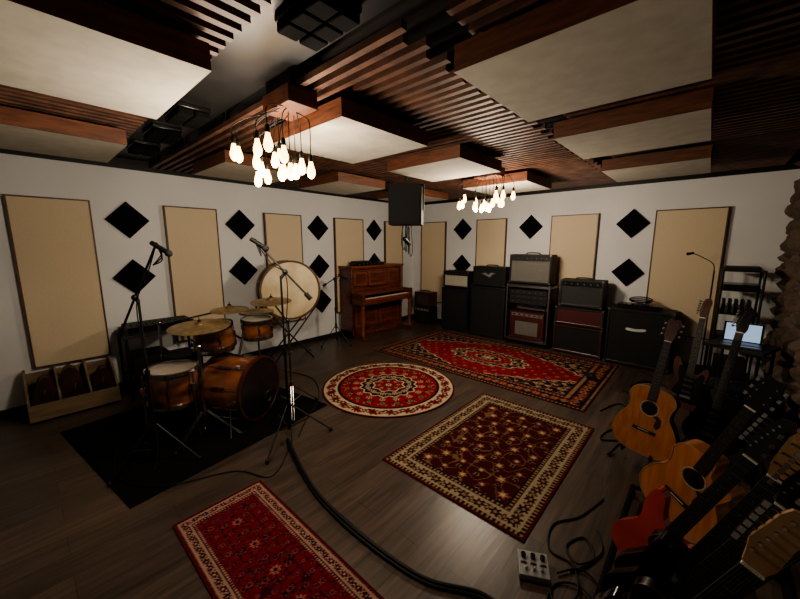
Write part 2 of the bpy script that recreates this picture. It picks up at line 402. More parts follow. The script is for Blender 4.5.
def pat_mid(C,x,y,hx,hy):
    C[:]=lin(MAR); al=np.ones_like(x,bool)
    vines(C,x,y,4.2,.08,(112,80,56),al,1.2); lattice(C,x,y,15,13,3.8,((112,52,42),GLD,CRM),al,6)
    lattice(C,x+0,y+6.5,15,13,2.2,(GLD,NAVY,NAVY),al,5,seed=1)
    stripe(C,x,y,hx,hy,0,1.6,DRED);stripe(C,x,y,hx,hy,1.6,4,NAVY,GLD,3)
    border(C,x,y,hx,hy,4,14.5,(146,130,106),(NAVY,MAR,GLD),11,(74,58,48))
    stripe(C,x,y,hx,hy,14.5,15.5,NAVY);stripe(C,x,y,hx,hy,15.5,17.5,MAR,GLD,3);stripe(C,x,y,hx,hy,17.5,18.3,NAVY)
def pat_front(C,x,y,hx,hy):
    bg=(98,19,29); C[:]=lin(bg); al=np.ones_like(x,bool)
    vines(C,x,y,2.4,.14,(52,15,25),al,1.3); lattice(C,x,y,8,6,2.3,(NAVY,(126,52,54),NAVY),al,6); lattice(C,x,y+3,8,6,1.3,((116,54,54),NAVY,NAVY),al,4)
    for k in (-3,-2,-1,0,1,2,3):
        q=rosette(x-k*22,y,6.2,8); put(C,q<1,NAVY); put(C,q<.8,(112,24,32)); put(C,q<.45,(146,98,86)); put(C,q<.25,NAVY)
    stripe(C,x,y,hx,hy,0,1.2,DRED);stripe(C,x,y,hx,hy,1.2,2.2,NAVY,(120,70,60),1.5)
    border(C,x,y,hx,hy,2.2,7.4,(146,112,98),(DRED,NAVY,(160,130,112)),5.2,DRED)
    stripe(C,x,y,hx,hy,7.4,8.2,NAVY);stripe(C,x,y,hx,hy,8.2,9.2,(146,116,100),DRED,1.6)
rect_rug('persian_rug',-3.64,-.73,3.47,5.15,pat_big,DRED,.010)
rect_rug('persian_rug',-1.66,-.58,1.65,3.20,pat_mid,DRED,.0065)
rect_rug('runner_rug',-2.12,-.30,.41,.93,pat_front,DRED,.0055)
def round_rug():
    Rr=.745;NR=100;NA=360
    rs=np.linspace(0.002,Rr,NR+1); an=np.linspace(0,2*math.pi,NA,endpoint=False)
    RR,AA=np.meshgrid(rs,an,indexing='ij'); x=RR*np.cos(AA)*100;y=RR*np.sin(AA)*100;r=RR*100
    C=np.zeros(x.shape+(3,)); C[:]=lin((128,32,34))
    def ringfl(rc,n,R1,cols,ph=0,pet=6):
        k=np.round(AA/(2*math.pi)*n-ph)+ph; a0=k*2*math.pi/n; dx=x-rc*np.cos(a0);dy=y-rc*np.sin(a0)
        q=rosette(dx,dy,R1,pet); put(C,q<1,cols[0]);put(C,q<.68,cols[1]);put(C,q<.33,cols[2])
    put(C,r>72.5,DRED); put(C,(r>58)&(r<=72.5),CRM)
    put(C,(r>58)&(r<72.5)&(np.abs(r-65-4*np.sin(AA*24))<1.3),(96,30,32))
    ringfl(65,24,6.0,(DRED,RED,NAVY)); ringfl(65,24,3.9,(NAVY,RED,CRM),.5)
    put(C,(r>54.5)&(r<=58),NAVY)
    put(C,(r<54.5)&(r>30)&(np.abs(np.sin(AA*16)*np.cos(r/4.0))<.10),DRED)
    ringfl(47,20,4.6,(NAVY,GLD,NAVY)); ringfl(38,16,3.6,(CRM,NAVY,CRM),.5); ringfl(50.5,40,1.4,(CRM,RED,RED),.5)
    lob=r*(1+.05*np.cos(AA*16))
    put(C,lob<32,CRM);put(C,lob<30,NAVY); put(C,(lob<29)&(np.abs(r-24-2*np.sin(AA*16))<.8),GLD); ringfl(24,12,3.8,(CRM,RED,CRM)); ringfl(24,12,2.2,(CRM,NAVY,CRM),.5)
    l2=r*(1+.09*np.cos(AA*8)); put(C,l2<18,CRM);put(C,l2<16.2,(128,32,34)); ringfl(11,8,3,(NAVY,CRM,NAVY)); q=rosette(x,y,7,8);put(C,q<1,NAVY);put(C,q<.65,CRM);put(C,q<.3,RED)
    V=np.stack([x.ravel()/100,y.ravel()/100,np.full(x.size,.009)],1).tolist(); F=[]
    for i in range(NR):
        for j in range(NA):
            k=(j+1)%NA; F.append((i*NA+j,(i+1)*NA+j,(i+1)*NA+k,i*NA+k))
    F.append(tuple(range(NA)))
    o=len(V); V+=[(V[NR*NA+j][0],V[NR*NA+j][1],.0005) for j in range(NA)]
    F+=[(NR*NA+j,o+j,o+(j+1)%NA,NR*NA+(j+1)%NA) for j in range(NA)]
    ob=rug_mesh('round_persian_rug',V,F,C.reshape(-1,3),DRED); ob.location=(-2.57,2.67,0)
round_rug()
b=MB(); b.M=T(-3.30,1.02,0)@RZ(8); b.box(-.80,.72,-.85,.80,0.0005,.008,carpet_m); b.build('drum_carpet',bevel=.002)
ZR=.008

# ------------------------------------------------------------------ bulbs chandeliers
def bulb(b,x,y,z,s=.80):
    b.M=T(x,y,z)@Matrix.Scale(s,4)
    b.lathe([(1e-6,.0),(.013,.004),(.024,.018),(.030,.04),(.028,.058),(.020,.085),(.014,.108),(.0135,.118)],bulb_m,n=14)
    b.lathe([(.0145,.116),(.0155,.12),(.0155,.155),(.010,.165),(.004,.172)],blackmetal_m,n=12)
    b.M=Matrix.Identity(4)
def chandelier(cx,cy,bx,by,seed,power,sx=.26,sy=.17):
    rnd=random.Random(seed); e=empty('bulb_chandelier')
    b=MB(); b.box(bx-.14,bx+.14,by-.09,by+.09,2.34,2.43,cloudwood_m)
    for y in (-.06,.06): b.box(bx-.13,bx+.13,by+y-.01,by+y+.01,2.43,ZC,trim_m)
    b.build('ceiling_block',e,bevel=.004)
    c=MB(); g=MB(); pts=[]
    tries=0
    while len(pts)<17 and tries<6000:
        tries+=1
        x=cx+rnd.uniform(-sx,sx);y=cy+rnd.uniform(-sy,sy)
        if all((x-p[0])**2+(y-p[1])**2>.072**2 for p in pts): pts.append((x,y,rnd.uniform(1.96,2.09)))
    for (x,y,z) in pts:
        bulb(g,x,y,z)
        px,py=bx+rnd.uniform(-.12,.12),by+rnd.uniform(-.08,.08)
        c.tube([(px,py,2.35),(px*.4+x*.6,py*.4+y*.6,2.31+rnd.uniform(-.02,.06)),(x,y,2.26+rnd.uniform(-.03,.03)),(x,y,z+.13)],.0028,rubber_m,6,smooth=6)
    g.build('bulbs',e); c.build('cords',e)
    for i,(dx,dy) in enumerate(((-.16,-.08),(.16,.08),(0,.1),(0,-.12))):
        l=bpy.data.lights.new('bulb_light','POINT'); l.energy=power/4; l.shadow_soft_size=.05; l.color=(1,.875,.70)
        o=bpy.data.objects.new('bulb_light',l); o.location=(cx+dx,cy+dy,1.92); o.parent=e; bpy.context.scene.collection.objects.link(o)
chandelier(-1.98,1.06,-1.85,1.13,3,80)
chandelier(-1.93,3.62,-1.93,3.66,5,95,.30,.2)

# hanging speaker with rod
b=MB(); b.M=T(-2.42,2.80,0)@RZ(34)
b.cyl((0,0,ZC),(0,0,2.20),.014,blackmetal_m); b.box(-.05,.05,-.05,.05,2.18,2.22,blackmetal_m)
b.prism([(-.17,1.80),(.17,1.80),(.17,2.17),(.15,2.20),(-.15,2.20),(-.17,2.17)],-.14,.14,grille_m,black_m)
b.box(-.185,-.17,-.03,.03,1.95,2.2,blackmetal_m); b.box(.17,.185,-.03,.03,1.95,2.2,blackmetal_m); b.box(-.185,.185,-.03,.03,2.2,2.215,blackmetal_m)
b.box(-.15,.15,-.146,-.14,1.82,2.16,grille_m)
for k in range(4):
    b.tube([(-.05+.03*k,.1,1.80),(-.06+.04*k,.05,1.62-.03*k),(-.02+.02*k,0,1.55-.02*k),(.01*k,.02,1.78)],.005,rubber_m,6,smooth=6)
b.cyl((0,0,1.80),(0,0,1.66),.008,blackmetal_m); b.cyl((-.02,-.05,1.66),(.03,.04,1.60),.022,blackmetal_m)
b.build('hanging_speaker',bevel=.003)

# ------------------------------------------------------------------ upright piano
def piano():
    b=MB(); b.M=T(-4.705,4.30,0)@RZ(90)
    w=.63   # half width; local front = -y
    b.box(-w,-w+.045,-.33,-.01,0,1.20,piano_m); b.box(w-.045,w,-.33,-.01,0,1.20,piano_m)
    b.box(-w-.02,w+.02,-.36,-.005,1.20,1.235,piano2_m); b.box(-w-.01,w+.01,-.345,-.005,1.18,1.20,piano_m)
    b.box(-w+.045,w-.045,-.04,-.01,.05,1.18,piano_m)
    b.box(-w+.045,w-.045,-.30,-.27,.80,1.18,piano_m)
    for x0,x1 in ((-.56,-.26),(-.22,.22),(.26,.56)):
        b.box(x0,x1,-.312,-.30,.90,1.13,piano2_m); b.box(x0+.03,x1-.03,-.318,-.312,.93,1.10,piano_m)
    b.box(-.24,.24,-.37,-.31,.885,.90,piano2_m); b.box(-.42,.42,-.322,-.312,1.145,1.165,piano2_m)
    b.box(-w,w,-.60,-.28,.60,.67,piano_m)
    b.box(-w,-w+.06,-.60,-.30,.67,.79,piano_m); b.box(w-.06,w,-.60,-.30,.67,.79,piano_m)
    b.prism([(-w+.06,.67),(w-.06,.67),(w-.06,.70),(-w+.06,.70)],-.60,-.575,piano2_m,piano2_m)
    b.box(-w+.06,w-.06,-.40,-.28,.74,.80,piano_m); b.box(-w+.06,w-.06,-.42,-.40,.735,.755,piano2_m)
    n=52; kw=(2*w-.14)/n
    for i in range(n):
        x=-w+.07+i*kw; b.box(x+.0006,x+kw-.0006,-.57,-.41,.67,.705,ivory_m)
    for i in range(n-1):
        if i%7 in (0,1,3,4,5): 
            x=-w+.07+(i+1)*kw; b.box(x-.0055,x+.0055,-.52,-.41,.705,.717,blackgloss_m)
    b.box(-w+.045,w-.045,-.30,-.275,.12,.60,piano_m)
    for x0,x1 in ((-.55,-.04),(.04,.55)): b.box(x0,x1,-.31,-.30,.18,.54,piano2_m); b.box(x0+.035,x1-.035,-.316,-.31,.215,.505,piano_m)
    b.box(-w,w,-.34,-.01,0,.12,piano_m); b.box(-w,-w+.07,-.60,-.33,0,.07,piano_m); b.box(w-.07,w,-.60,-.33,0,.07,piano_m)
    for x in (-w+.035,w-.035):
        b.lathe([(.03,0),(.034,.03),(.022,.06),(.030,.16),(.038,.28),(.026,.38),(.036,.42),(.024,.46),(.036,.50),(.036,.53)],piano2_m,T(x,-.555,.07),16)
    for x in (-.09,0,.09): b.prism([(x-.02,.045),(x+.02,.045),(x+.02,.06),(x-.02,.06)],-.42,-.33,brass_m,brass_m)
    b.build('upright_piano',bevel=.004)
    c=MB(); c.M=T(-4.705,4.30,1.236)@RZ(90)
    c.box(-.45,.20,-.27,-.06,0,.05,blackgloss_m); c.box(-.43,-.1,-.25,-.08,.05,.075,black_m)
    for i in range(6): c.cyl((-.40+i*.09,-.272,.025),(-.40+i*.09,-.285,.025),.012,steel_m,n=10)
    c.build('audio_receiver',bevel=.003)
piano()

# ------------------------------------------------------------------ amplifiers
def cab(b,x0,x1,y0,dep,z0,h,shell=black_m,grille=grille_m,panel=None,ph=.06,knobs=6,badge=None,feet=True,handle=True,corner=steel_m,fm=.022,knob_m=None):
    if feet:
        for x in (x0+.05,x1-.05):
            for y in (y0+.05,y0+dep-.05): b.cyl((x,y,z0),(x,y,z0+.02),.018,rubber_m,n=10)
        zb=z0+.015
    else: zb=z0
    zt=z0+h
    b.box(x0,x0+fm,y0,y0+dep,zb,zt,shell);b.box(x1-fm,x1,y0,y0+dep,zb,zt,shell)
    b.box(x0+fm,x1-fm,y0,y0+dep,zb,zb+fm,shell);b.box(x0+fm,x1-fm,y0,y0+dep,zt-fm,zt,shell)
    gt=zt-fm
    if panel:
        gt=zt-fm-ph
        b.box(x0+fm,x1-fm,y0+.006,y0+.05,gt,zt-fm,panel)
        for i in range(knobs):
            x=x0+fm+.05+(x1-x0-2*fm-.1)*i/(knobs-1)
            b.lathe([(.011,0),(.010,.012),(.008,.016)],knob_m or blackgloss_m,T(x,y0+.006,gt+ph/2)@RX(90),12)
    b.box(x0+fm,x1-fm,y0+.016,y0+dep-.005,zb+fm,gt,grille)
    pm=steel_m
    pts=[(x0+fm+.004,y0+.012,zb+fm+.004),(x1-fm-.004,y0+.012,zb+fm+.004),(x1-fm-.004,y0+.012,gt-.004),(x0+fm+.004,y0+.012,gt-.004)]
    for i in range(4): b.cyl(pts[i],pts[(i+1)%4],.002,pm,n=6)
    for x in (x0,x1):
        for z in (zb,zt): b.box(x-.003 if x==x0 else x-.022,x+.022 if x==x0 else x+.003,y0-.003,y0+.022,z-.001 if z==zb else z-.022,z+.022 if z==zb else z+.001,corner)
    if handle: b.tube([((x0+x1)/2-.11,y0+dep/2,zt),((x0+x1)/2-.08,y0+dep/2,zt+.022),((x0+x1)/2+.08,y0+dep/2,zt+.022),((x0+x1)/2+.11,y0+dep/2,zt)],.009,black_m,6,smooth=4)
    if badge:
        bx,bz,bw,bh=badge; b.prism(catmull([(bx-bw,bz-bh*.6),(bx,bz-bh),(bx+bw,bz-bh*.3),(bx+bw,bz+bh),(bx,bz+bh*.5),(bx-bw,bz+bh*.8)],True,4),y0+.006,y0+.018,white_m,white_m)
b=MB(); cab(b,-4.42,-4.02,5.36,.26,0,.34,black_m,grille_m,silver_m,.05,4,handle=False); cab(b,-4.41,-4.03,5.37,.25,.345,.30,gside_m,tweed_m,None); b.build('practice_amp_pair')
b=MB(); cab(b,-3.69,-3.13,5.30,.33,0,.80,black_m,grille_m,None,handle=False); b.build('speaker_cabinet')
b=MB(); cab(b,-3.68,-3.14,5.33,.26,.802,.31,black_m,creamgrille_m,black_m,.05,7,knob_m=steel_m); b.build('guitar_amp_head')
b=MB(); cab(b,-3.07,-2.43,5.30,.33,0,.88,blue_m,grille_m,None,handle=False); b.build('speaker_cabinet')
b=MB(); cab(b,-3.05,-2.45,5.33,.26,.882,.34,black_m,grille_m,None,.08,6); b.M=T(-2.76,5.335,1.07)
b.prism([(-.13,.03),(-.06,.05),(0,.015),(.05,.055),(.13,.045),(.07,.02),(.03,-.03),(-.02,-.01),(-.07,.01)],-.004,.012,silver_m,silver_m); b.M=Matrix.Identity(4); b.build('guitar_amp_head')
# flight case rack + combo on top
b=MB(); x0,x1,y0=-2.38,-1.70,5.24
for x in (x0,x1-.025):
    for y in (y0,y0+.36): b.box(x,x+.025,y,y+.025,.07,.98,steel_m)
for z in (.07,.93):
    for y in (y0,y0+.36): b.box(x0+.025,x1-.025,y,y+.025,z,z+.03,steel_m)
    for x in (x0,x1-.025): b.box(x,x+.025,y0+.025,y0+.36,z,z+.03,steel_m)
b.box(x0+.003,x1-.003,y0+.01,y0+.38,.955,.98,black_m); b.box(x0+.003,x1-.003,y0+.01,y0+.38,.055,.085,black_m)
b.box(x0+.005,x0+.018,y0+.02,y0+.37,.1,.93,black_m); b.box(x1-.018,x1-.005,y0+.02,y0+.37,.1,.93,black_m)
for x in (x0+.06,x1-.06):
    for y in (y0+.06,y0+.33): b.cyl((x-.012,y,.028),(x+.012,y,.028),.028,rubber_m); b.box(x-.006,x+.006,y-.01,y+.01,.03,.06,steel_m)
b.box(x0+.04,x1-.04,y0+.03,y0+.34,.66,.90,blackgloss_m)
for k in range(3):
    z=.67+.075*k; b.box(x0+.045,x1-.045,y0+.022,y0+.03,z,z+.068,black_m)
    for i in range(6): b.lathe([(.008,0),(.008,.012)],steel_m,T(x0+.1+i*.09,y0+.022,z+.034)@RX(90),10)
cab(b,-2.31,-1.77,5.27,.27,.088,.45,redtolex_m,redtolex_m,greygrille_m,.05,6,handle=False)
b.box(-2.22,-1.86,5.275,5.285,.16,.38,greygrille_m)
b.build('rack_flight_case',bevel=.002)
b=MB(); cab(b,-2.36,-1.72,5.27,.26,.982,.46,black_m,greygrille_m,black_m,.07,8,knob_m=steel_m); b.build('guitar_combo_amp')
b=MB(); cab(b,-1.62,-.98,5.28,.34,0,.42,redtolex_m,grille_m,None,handle=False); b.build('speaker_cabinet')
b=MB(); cab(b,-1.62,-.98,5.28,.34,.422,.27,black_m,redtolex_m,None,handle=False); b.build('bass_amp_head')
b=MB(); cab(b,-1.58,-1.02,5.30,.28,.695,.40,black_m,dgreygrille_m,blackgloss_m,.07,6,knob_m=steel_m); b.build('guitar_combo_amp')
b=MB(); cab(b,-.93,-.22,5.24,.38,0,.76,black_m,grille_m,None,handle=False,badge=(-.60,.50,.10,.022)); b.build('guitar_speaker_cabinet')
b=MB(); b.box(-.84,-.36,5.30,5.50,.762,.82,blackgloss_m)
for i in range(8): b.cyl((-.80+i*.055,5.36,.82),(-.80+i*.055,5.36,.832),.01,steel_m,n=8)
for k in range(4): b.ring(.10+.008*k,.008,rubber_m,T(-.60,5.42,.845+.011*k)@RX(6*k-8))
b.build('effects_unit_with_cable')

# metal shelf
b=MB(); x0,x1,y0,y1=.14,.46,5.12,5.50
for x in (x0,x1):
    for y in (y0,y1): b.cyl((x,y,0),(x,y,1.33),.011,blackmetal_m,n=8)
for z in (.12,.48,.84,1.10,1.31):
    b.box(x0-.01,x1+.01,y0-.01,y1+.01,z,z+.015,blackmetal_m)
b.box(x0+.02,x1-.02,y0+.02,y1-.05,.495,.60,black_m); b.box(x0+.03,x1-.05,y0+.02,y1-.1,.855,.93,steel_m)
b.box(x0+.02,x1-.02,y0+.02,y1-.05,1.115,1.17,blackgloss_m); b.box(x0+.03,x1-.03,y0+.05,y1-.1,.135,.33,black_m)
b.box(x0+.01,x1-.03,y0+.03,y1-.05,1.325,1.36,black_m)
for k in range(5): b.box(x0+.03+.05*k,x0+.055+.05*k,y0+.02,y0+.2,.855,1.0,black_m if k%2 else blue_m)
b.build('metal_equipment_shelf')
b=MB(); b.cyl((.07,5.40,0),(.07,5.40,1.3),.008,blackmetal_m); b.lathe([(.10,0),(.10,.012),(.02,.022)],blackmetal_m,T(.04,5.40,0))
b.tube([(.07,5.40,1.28),(.05,5.36,1.38),(-.06,5.25,1.46),(-.14,5.18,1.50)],.005,blackmetal_m,6,smooth=5); b.cyl((-.13,5.19,1.50),(-.18,5.15,1.49),.012,blackmetal_m,r1=.018)
b.build('gooseneck_lamp')

# ------------------------------------------------------------------ stands
def tripod(b,x,y,z0,spread,hub,rot=0,m=chrome_m,r=.009,double=True):
    for k in range(3):
        a=R(rot+120*k); fx,fy=x+spread*math.cos(a),y+spread*math.sin(a)
        ox,oy=-math.sin(a)*.010,math.cos(a)*.010
        for s_ in ((-1,1) if double else (0,)):
            b.tube([(x+.02*math.cos(a)+s_*ox,y+.02*math.sin(a)+s_*oy,z0+hub),(fx+s_*ox,fy+s_*oy,z0+.018)],r*.55,m,6)
        b.tube([(x+.02*math.cos(a),y+.02*math.sin(a),z0+hub*.35),(x+spread*.5*math.cos(a),y+spread*.5*math.sin(a),z0+.02+hub*.48)],r*.5,m,6)
        b.sphere((fx,fy,z0+.016),.016,rubber_m,8)
    b.cyl((x,y,z0+hub*.9),(x,y,z0+hub+.05),.018,m,n=10); b.cyl((x,y,z0+hub*.3),(x,y,z0+hub*.42),.016,m,n=10)
def boomstand(name,x,y,z0,h,a0,a1,rot,mic=True,m=blackmetal_m,spread=.34):
    b=MB(); tripod(b,x,y,z0,spread,.30,rot,m,.012,False)
    b.cyl((x,y,z0+.08),(x,y,z0+h*.55),.011,m); b.cyl((x,y,z0+h*.5),(x,y,z0+h),.008,m); b.cyl((x,y,z0+h*.53),(x,y,z0+h*.58),.016,m)
    A=Vector(a0);B=Vector(a1)
    b.cyl(A,B,.0075,m); d=(B-A); t=max(0,min(1,(Vector((x,y,z0+h))-A).dot(d)/d.length_squared)); P=A+d*t
    b.cyl((x,y,z0+h-.02),P,.012,m); b.sphere(P,.022,m,10); b.cyl(A,A-d.normalized()*.06,.018,m)
    if mic:
        q=B+Vector((.03,.02,-.02)); b.sphere(B,.014,m,8)
        b.cyl(q-Vector((.05,.04,-.03)),q+Vector((.03,.02,-.03)),.016,blackmetal_m); b.sphere(q+Vector((.04,.03,-.04)),.024,grille_m,12)
        for k in range(3): b.tube([B,B+Vector((.03,.02,-.06-.02*k)),B-d*.12+Vector((0,0,-.07))],.004,rubber_m,6,smooth=5)
    b.tube([B,B-d*.3+Vector((0,0,-.05)),P+Vector((.02,0,-.06)),(x+.015,y,z0+h*.6),(x-.02,y+.01,z0+.4),(x+.03,y,z0+.12),(x+.12,y-.05,z0+.012)],.004,rubber_m,6,smooth=6)
    return b.build(name)
boomstand('microphone_boom_stand',-2.88,.52,ZR,1.22,(-2.98,.43,1.02),(-2.76,.63,1.60),-75,spread=.30)
boomstand('microphone_boom_stand',-2.44,1.34,0.0,1.36,(-2.31,1.47,1.22),(-2.60,1.23,1.63),-58,spread=.34)
boomstand('microphone_stand',-4.32,3.28,0,1.05,(-4.30,3.1,1.0),(-4.33,3.4,1.12),20,spread=.26)

# ------------------------------------------------------------------ drum kit
kit=empty('drum_kit')
def drum(b,c,ax,r,dep,shell,top,bot,lugs=8,hoop=chrome_m,lm=chrome_m,hw=.012):
    c=Vector(c);ax=Vector(ax).normalized(); M,_=align(c-ax*dep/2,c+ax*dep/2)
    b.lathe([(r*.985,0),(r,.004),(r,dep-.004),(r*.985,dep)],shell,M,36)
    b.lathe([(1e-6,dep+.004),(r*.96,dep+.004),(r*.99,dep-.002)],top,M,36,False); b.lathe([(r*.99,.002),(r*.96,-.004),(1e-6,-.004)],bot,M,36,False)
    for z in (0,dep):
        s=-1 if z==0 else 1
        b.lathe([(r+.002,z-s*.018),(r+hw,z-s*.018),(r+hw,z+s*.010),(r-.004,z+s*.012),(r-.006,z+s*.004)],hoop,M,36,False)
    for k in range(lugs):
        a=2*math.pi*(k+.5)/lugs; x,y=(r+.012)*math.cos(a),(r+.012)*math.sin(a)
        old=b.M; b.M=b.M@M; b.cyl((x,y,.0),(x,y,dep),.003,lm,n=6); b.cyl((x-.0,y,dep*.36),(x,y,dep*.64),.010,lm,n=8); b.M=old
b=MB(); kc=Vector((-3.10,1.24,.30+ZR)); kax=Vector((.88,.47,0)).normalized()
drum(b,kc,kax,.275,.42,shell_m,headblack_m,head_m,10,hoop=gside_m,lm=chrome_m,hw=.016)
fr=kc+kax*.22; M,_=align(fr,fr+kax)
b.ring(.05,.006,chrome_m,M@T(.10,-.12,0))
for s_ in (-1,1):
    side=Vector((-kax.y,kax.x,0))*s_; q=kc+side*.24+kax*.08+Vector((0,0,-.12)); b.tube([q,q+side*.13+kax*.1+Vector((0,0,-.17+ZR*0))],.008,chrome_m,8)
bk=kc-kax*.30
b.box(-.05,.05,-.12,.12,0,.012,steel_m,T(bk.x,bk.y,ZR)@RZ(math.degrees(math.atan2(kax.y,kax.x))-90))
b.tube([(bk.x,bk.y,ZR+.01),(bk.x,bk.y,.20)],.008,chrome_m)
b.build('bass_drum',kit)
b=MB(); drum(b,(-3.22,1.10,.79),(.06,-.14,1),.155,.19,shell_m,head_m,head_m,6)
drum(b,(-3.20,1.48,.80),(.06,-.02,1),.135,.17,shell_m,head_m,head_m,6)
b.tube([(kc.x,kc.y,.57),(kc.x,kc.y+.05,.74),(-3.22,1.25,.78)],.012,chrome_m); b.tube([(kc.x,kc.y+.05,.74),(-3.22,1.38,.80)],.010,chrome_m)
b.build('rack_toms',kit)
b=MB(); fx,fy=-3.20,.74; drum(b,(fx,fy,.45),(.02,.02,1),.18,.28,shell_m,head_m,head_m,8)
for k in range(3):
    a=R(30+120*k); x,y=fx+.202*math.cos(a),fy+.202*math.sin(a); b.tube([(x,y,.58),(x,y,.10),(x+.03*math.cos(a),y+.03*math.sin(a),ZR+.012)],.007,chrome_m,8); b.sphere((x+.03*math.cos(a),y+.03*math.sin(a),ZR+.014),.014,rubber_m,8); b.box(x-.016,x+.016,y-.016,y+.016,.42,.48,chrome_m)
b.build('floor_tom',kit)
b=MB(); drum(b,(-3.62,1.22,.62),(0,0,1),.178,.14,steel_m,head_m,head_m,8); tripod(b,-3.62,1.22,ZR,.22,.22,10); b.cyl((-3.62,1.22,ZR+.1),(-3.62,1.22,.5),.011,chrome_m)
for k in range(3):
    a=R(10+120*k); b.tube([(-3.62,1.22,.48),(-3.62+.19*math.cos(a),1.22+.19*math.sin(a),.53),(-3.62+.2*math.cos(a),1.22+.2*math.sin(a),.58)],.006,chrome_m,6)
b.build('snare_drum',kit)
def cymbal(name,x,y,z,r,tilt,az,base,h0,rot,sp=.27):
    b=MB(); bx,by=base
    tripod(b,bx,by,ZR,sp,.24,rot); b.cyl((bx,by,ZR+.06),(bx,by,h0),.011,chrome_m); b.cyl((bx,by,h0*.62),(bx,by,h0*.66),.017,chrome_m)
    b.tube([(bx,by,h0-.02),(x,y,z)],.008,chrome_m,8); b.sphere((bx,by,h0),.02,chrome_m,8)
    M=T(x,y,z)@RZ(az)@RY(tilt)
    b.lathe([(1e-6,.034),(.018,.033),(.036,.024),(.046,.012),(r*.5,.004),(r*.8,-.003),(r,-.010),(r,-.0125),(r*.5,.001),(.045,.008),(1e-6,.030)],brass_m,M,40)
    b.cyl(M@Vector((0,0,.02)),M@Vector((0,0,.07)),.004,chrome_m,n=6); b.lathe([(.014,0),(.014,.01)],rubber_m,M@T(0,0,.035),10)
    b.build(name,kit)
# azimuth = downhill direction of the bow
cymbal('ride_cymbal',-3.20,.98,.91,.24,4,-30,(-2.95,.88),.79,-70)
cymbal('crash_cymbal',-3.12,1.60,1.06,.19,4,-40,(-2.86,1.62),.90,-30)
cymbal('splash_cymbal',-3.36,1.30,.99,.17,3,-30,(-3.62,.78),.90,60,.22)
b=MB(); hx,hy=-3.62,1.68; tripod(b,hx,hy,ZR,.22,.24,20); b.cyl((hx,hy,ZR+.04),(hx,hy,1.0),.010,chrome_m)
for z,f_ in ((.86,1),(.875,-1)): 
    M=T(hx,hy,z)@(Matrix.Identity(4) if f_<0 else RX(180)); b.lathe([(1e-6,.03),(.03,.026),(.045,.010),(.18,.0),(.18,-.0015),(1e-6,.024)],brass_m,M,36)
b.build('hi_hat',kit)
b=MB(); b.M=T(-3.85,1.0,ZR); tripod(b,0,0,0,.22,.2,0); b.cyl((0,0,.05),(0,0,.44),.013,chrome_m); b.lathe([(.15,0),(.17,.01),(.17,.06),(.15,.075),(1e-6,.08)],black_m,T(0,0,.43),28); b.build('drum_throne')

# big vintage bass drum on stand
b=MB(); ax=Vector((.93,-.30,.03)).normalized(); c=Vector((-4.30,2.47,.98))
drum(b,c,ax,.385,.30,bdshell_m,headcream_m,headcream_m,10,hoop=bdshell_m,lm=steel_m,hw=.018)
side=Vector((-ax.y,ax.x,0)).normalized()
for s_ in (-1,1):
    for u in (-1,1):
        top=c+side*.30*s_+ax*.12*u+Vector((0,0,-.30)); ft=Vector((c.x,c.y,0))-side*.26*s_+ax*.17*u; ft.z=.012
        b.tube([top+side*.06*s_+Vector((0,0,.08)),top,ft],.011,blackmetal_m,8); b.sphere(ft,.014,rubber_m,8)
    b.tube([c+side*.30*s_+ax*.12+Vector((0,0,-.30)),c+side*.30*s_-ax*.12+Vector((0,0,-.30))],.010,blackmetal_m,8)
    f1=Vector((c.x,c.y,.1))-side*.23*s_; b.tube([f1+ax*.165,f1-ax*.165],.008,blackmetal_m,8)
b.build('vintage_bass_drum_on_stand')

# ------------------------------------------------------------------ left side furniture
b=MB(); x0,x1,y0,y1=-4.68,-4.22,.60,1.32
b.box(x0,x1,y0,y1,.66,.685,black_m)
for x in (x0+.03,x1-.03):
    for y in (y0+.03,y1-.03): b.cyl((x,y,0),(x,y,.66),.014,blackmetal_m,n=8)
b.tube([(x0+.03,y0+.03,.2),(x0+.03,y1-.03,.2)],.01,blackmetal_m); b.tube([(x1-.03,y0+.03,.2),(x0+.03,y0+.03,.2)],.01,blackmetal_m)
b.box(x0+.05,x1-.05,y0+.08,y0+.40,.21,.44,black_m); b.box(x0+.05,x1-.08,y0+.44,y1-.06,.21,.36,blue_m)
b.build('side_table')
b=MB(); b.M=T(-4.45,.96,.686)@RZ(90); b.prism([(-.30,0),(.30,0),(.30,.07),(-.30,.07)],-.16,.18,blackgloss_m,black_m)
for i in range(12):
    for j in range(4): b.cyl((-.25+i*.045,-.12+j*.06,.07),(-.25+i*.045,-.12+j*.06,.082),.006,steel_m if (i+j)%3==0 else black_m,n=6)
b.build('mixing_console')
crate=empty('wooden_crate')
b=MB(); x0,x1,y0,y1=-4.72,-4.34,-.10,.54
b.box(x0,x1,y0,y1,0,.02,pine_m); b.box(x1-.018,x1,y0,y1,.0,.17,pine_m); b.box(x0,x0+.015,y0,y1,.02,.38,pine_m)
for y in (y0,y0+.205,y0+.42,y1-.018):
    b.M=T(0,y,0); b.add([(x0,0,.02),(x1-.018,0,.02),(x1-.018,0,.20),(x0+.1,0,.42),(x0,0,.42),(x0,.018,.02),(x1-.018,.018,.02),(x1-.018,.018,.20),(x0+.1,.018,.42),(x0,.018,.42)],
       [(0,1,2,3,4),(9,8,7,6,5),(0,5,6,1),(1,6,7,2),(2,7,8,3),(3,8,9,4),(4,9,5,0)],pine_m); b.M=Matrix.Identity(4)
b.build('crate_box',crate,bevel=.002)
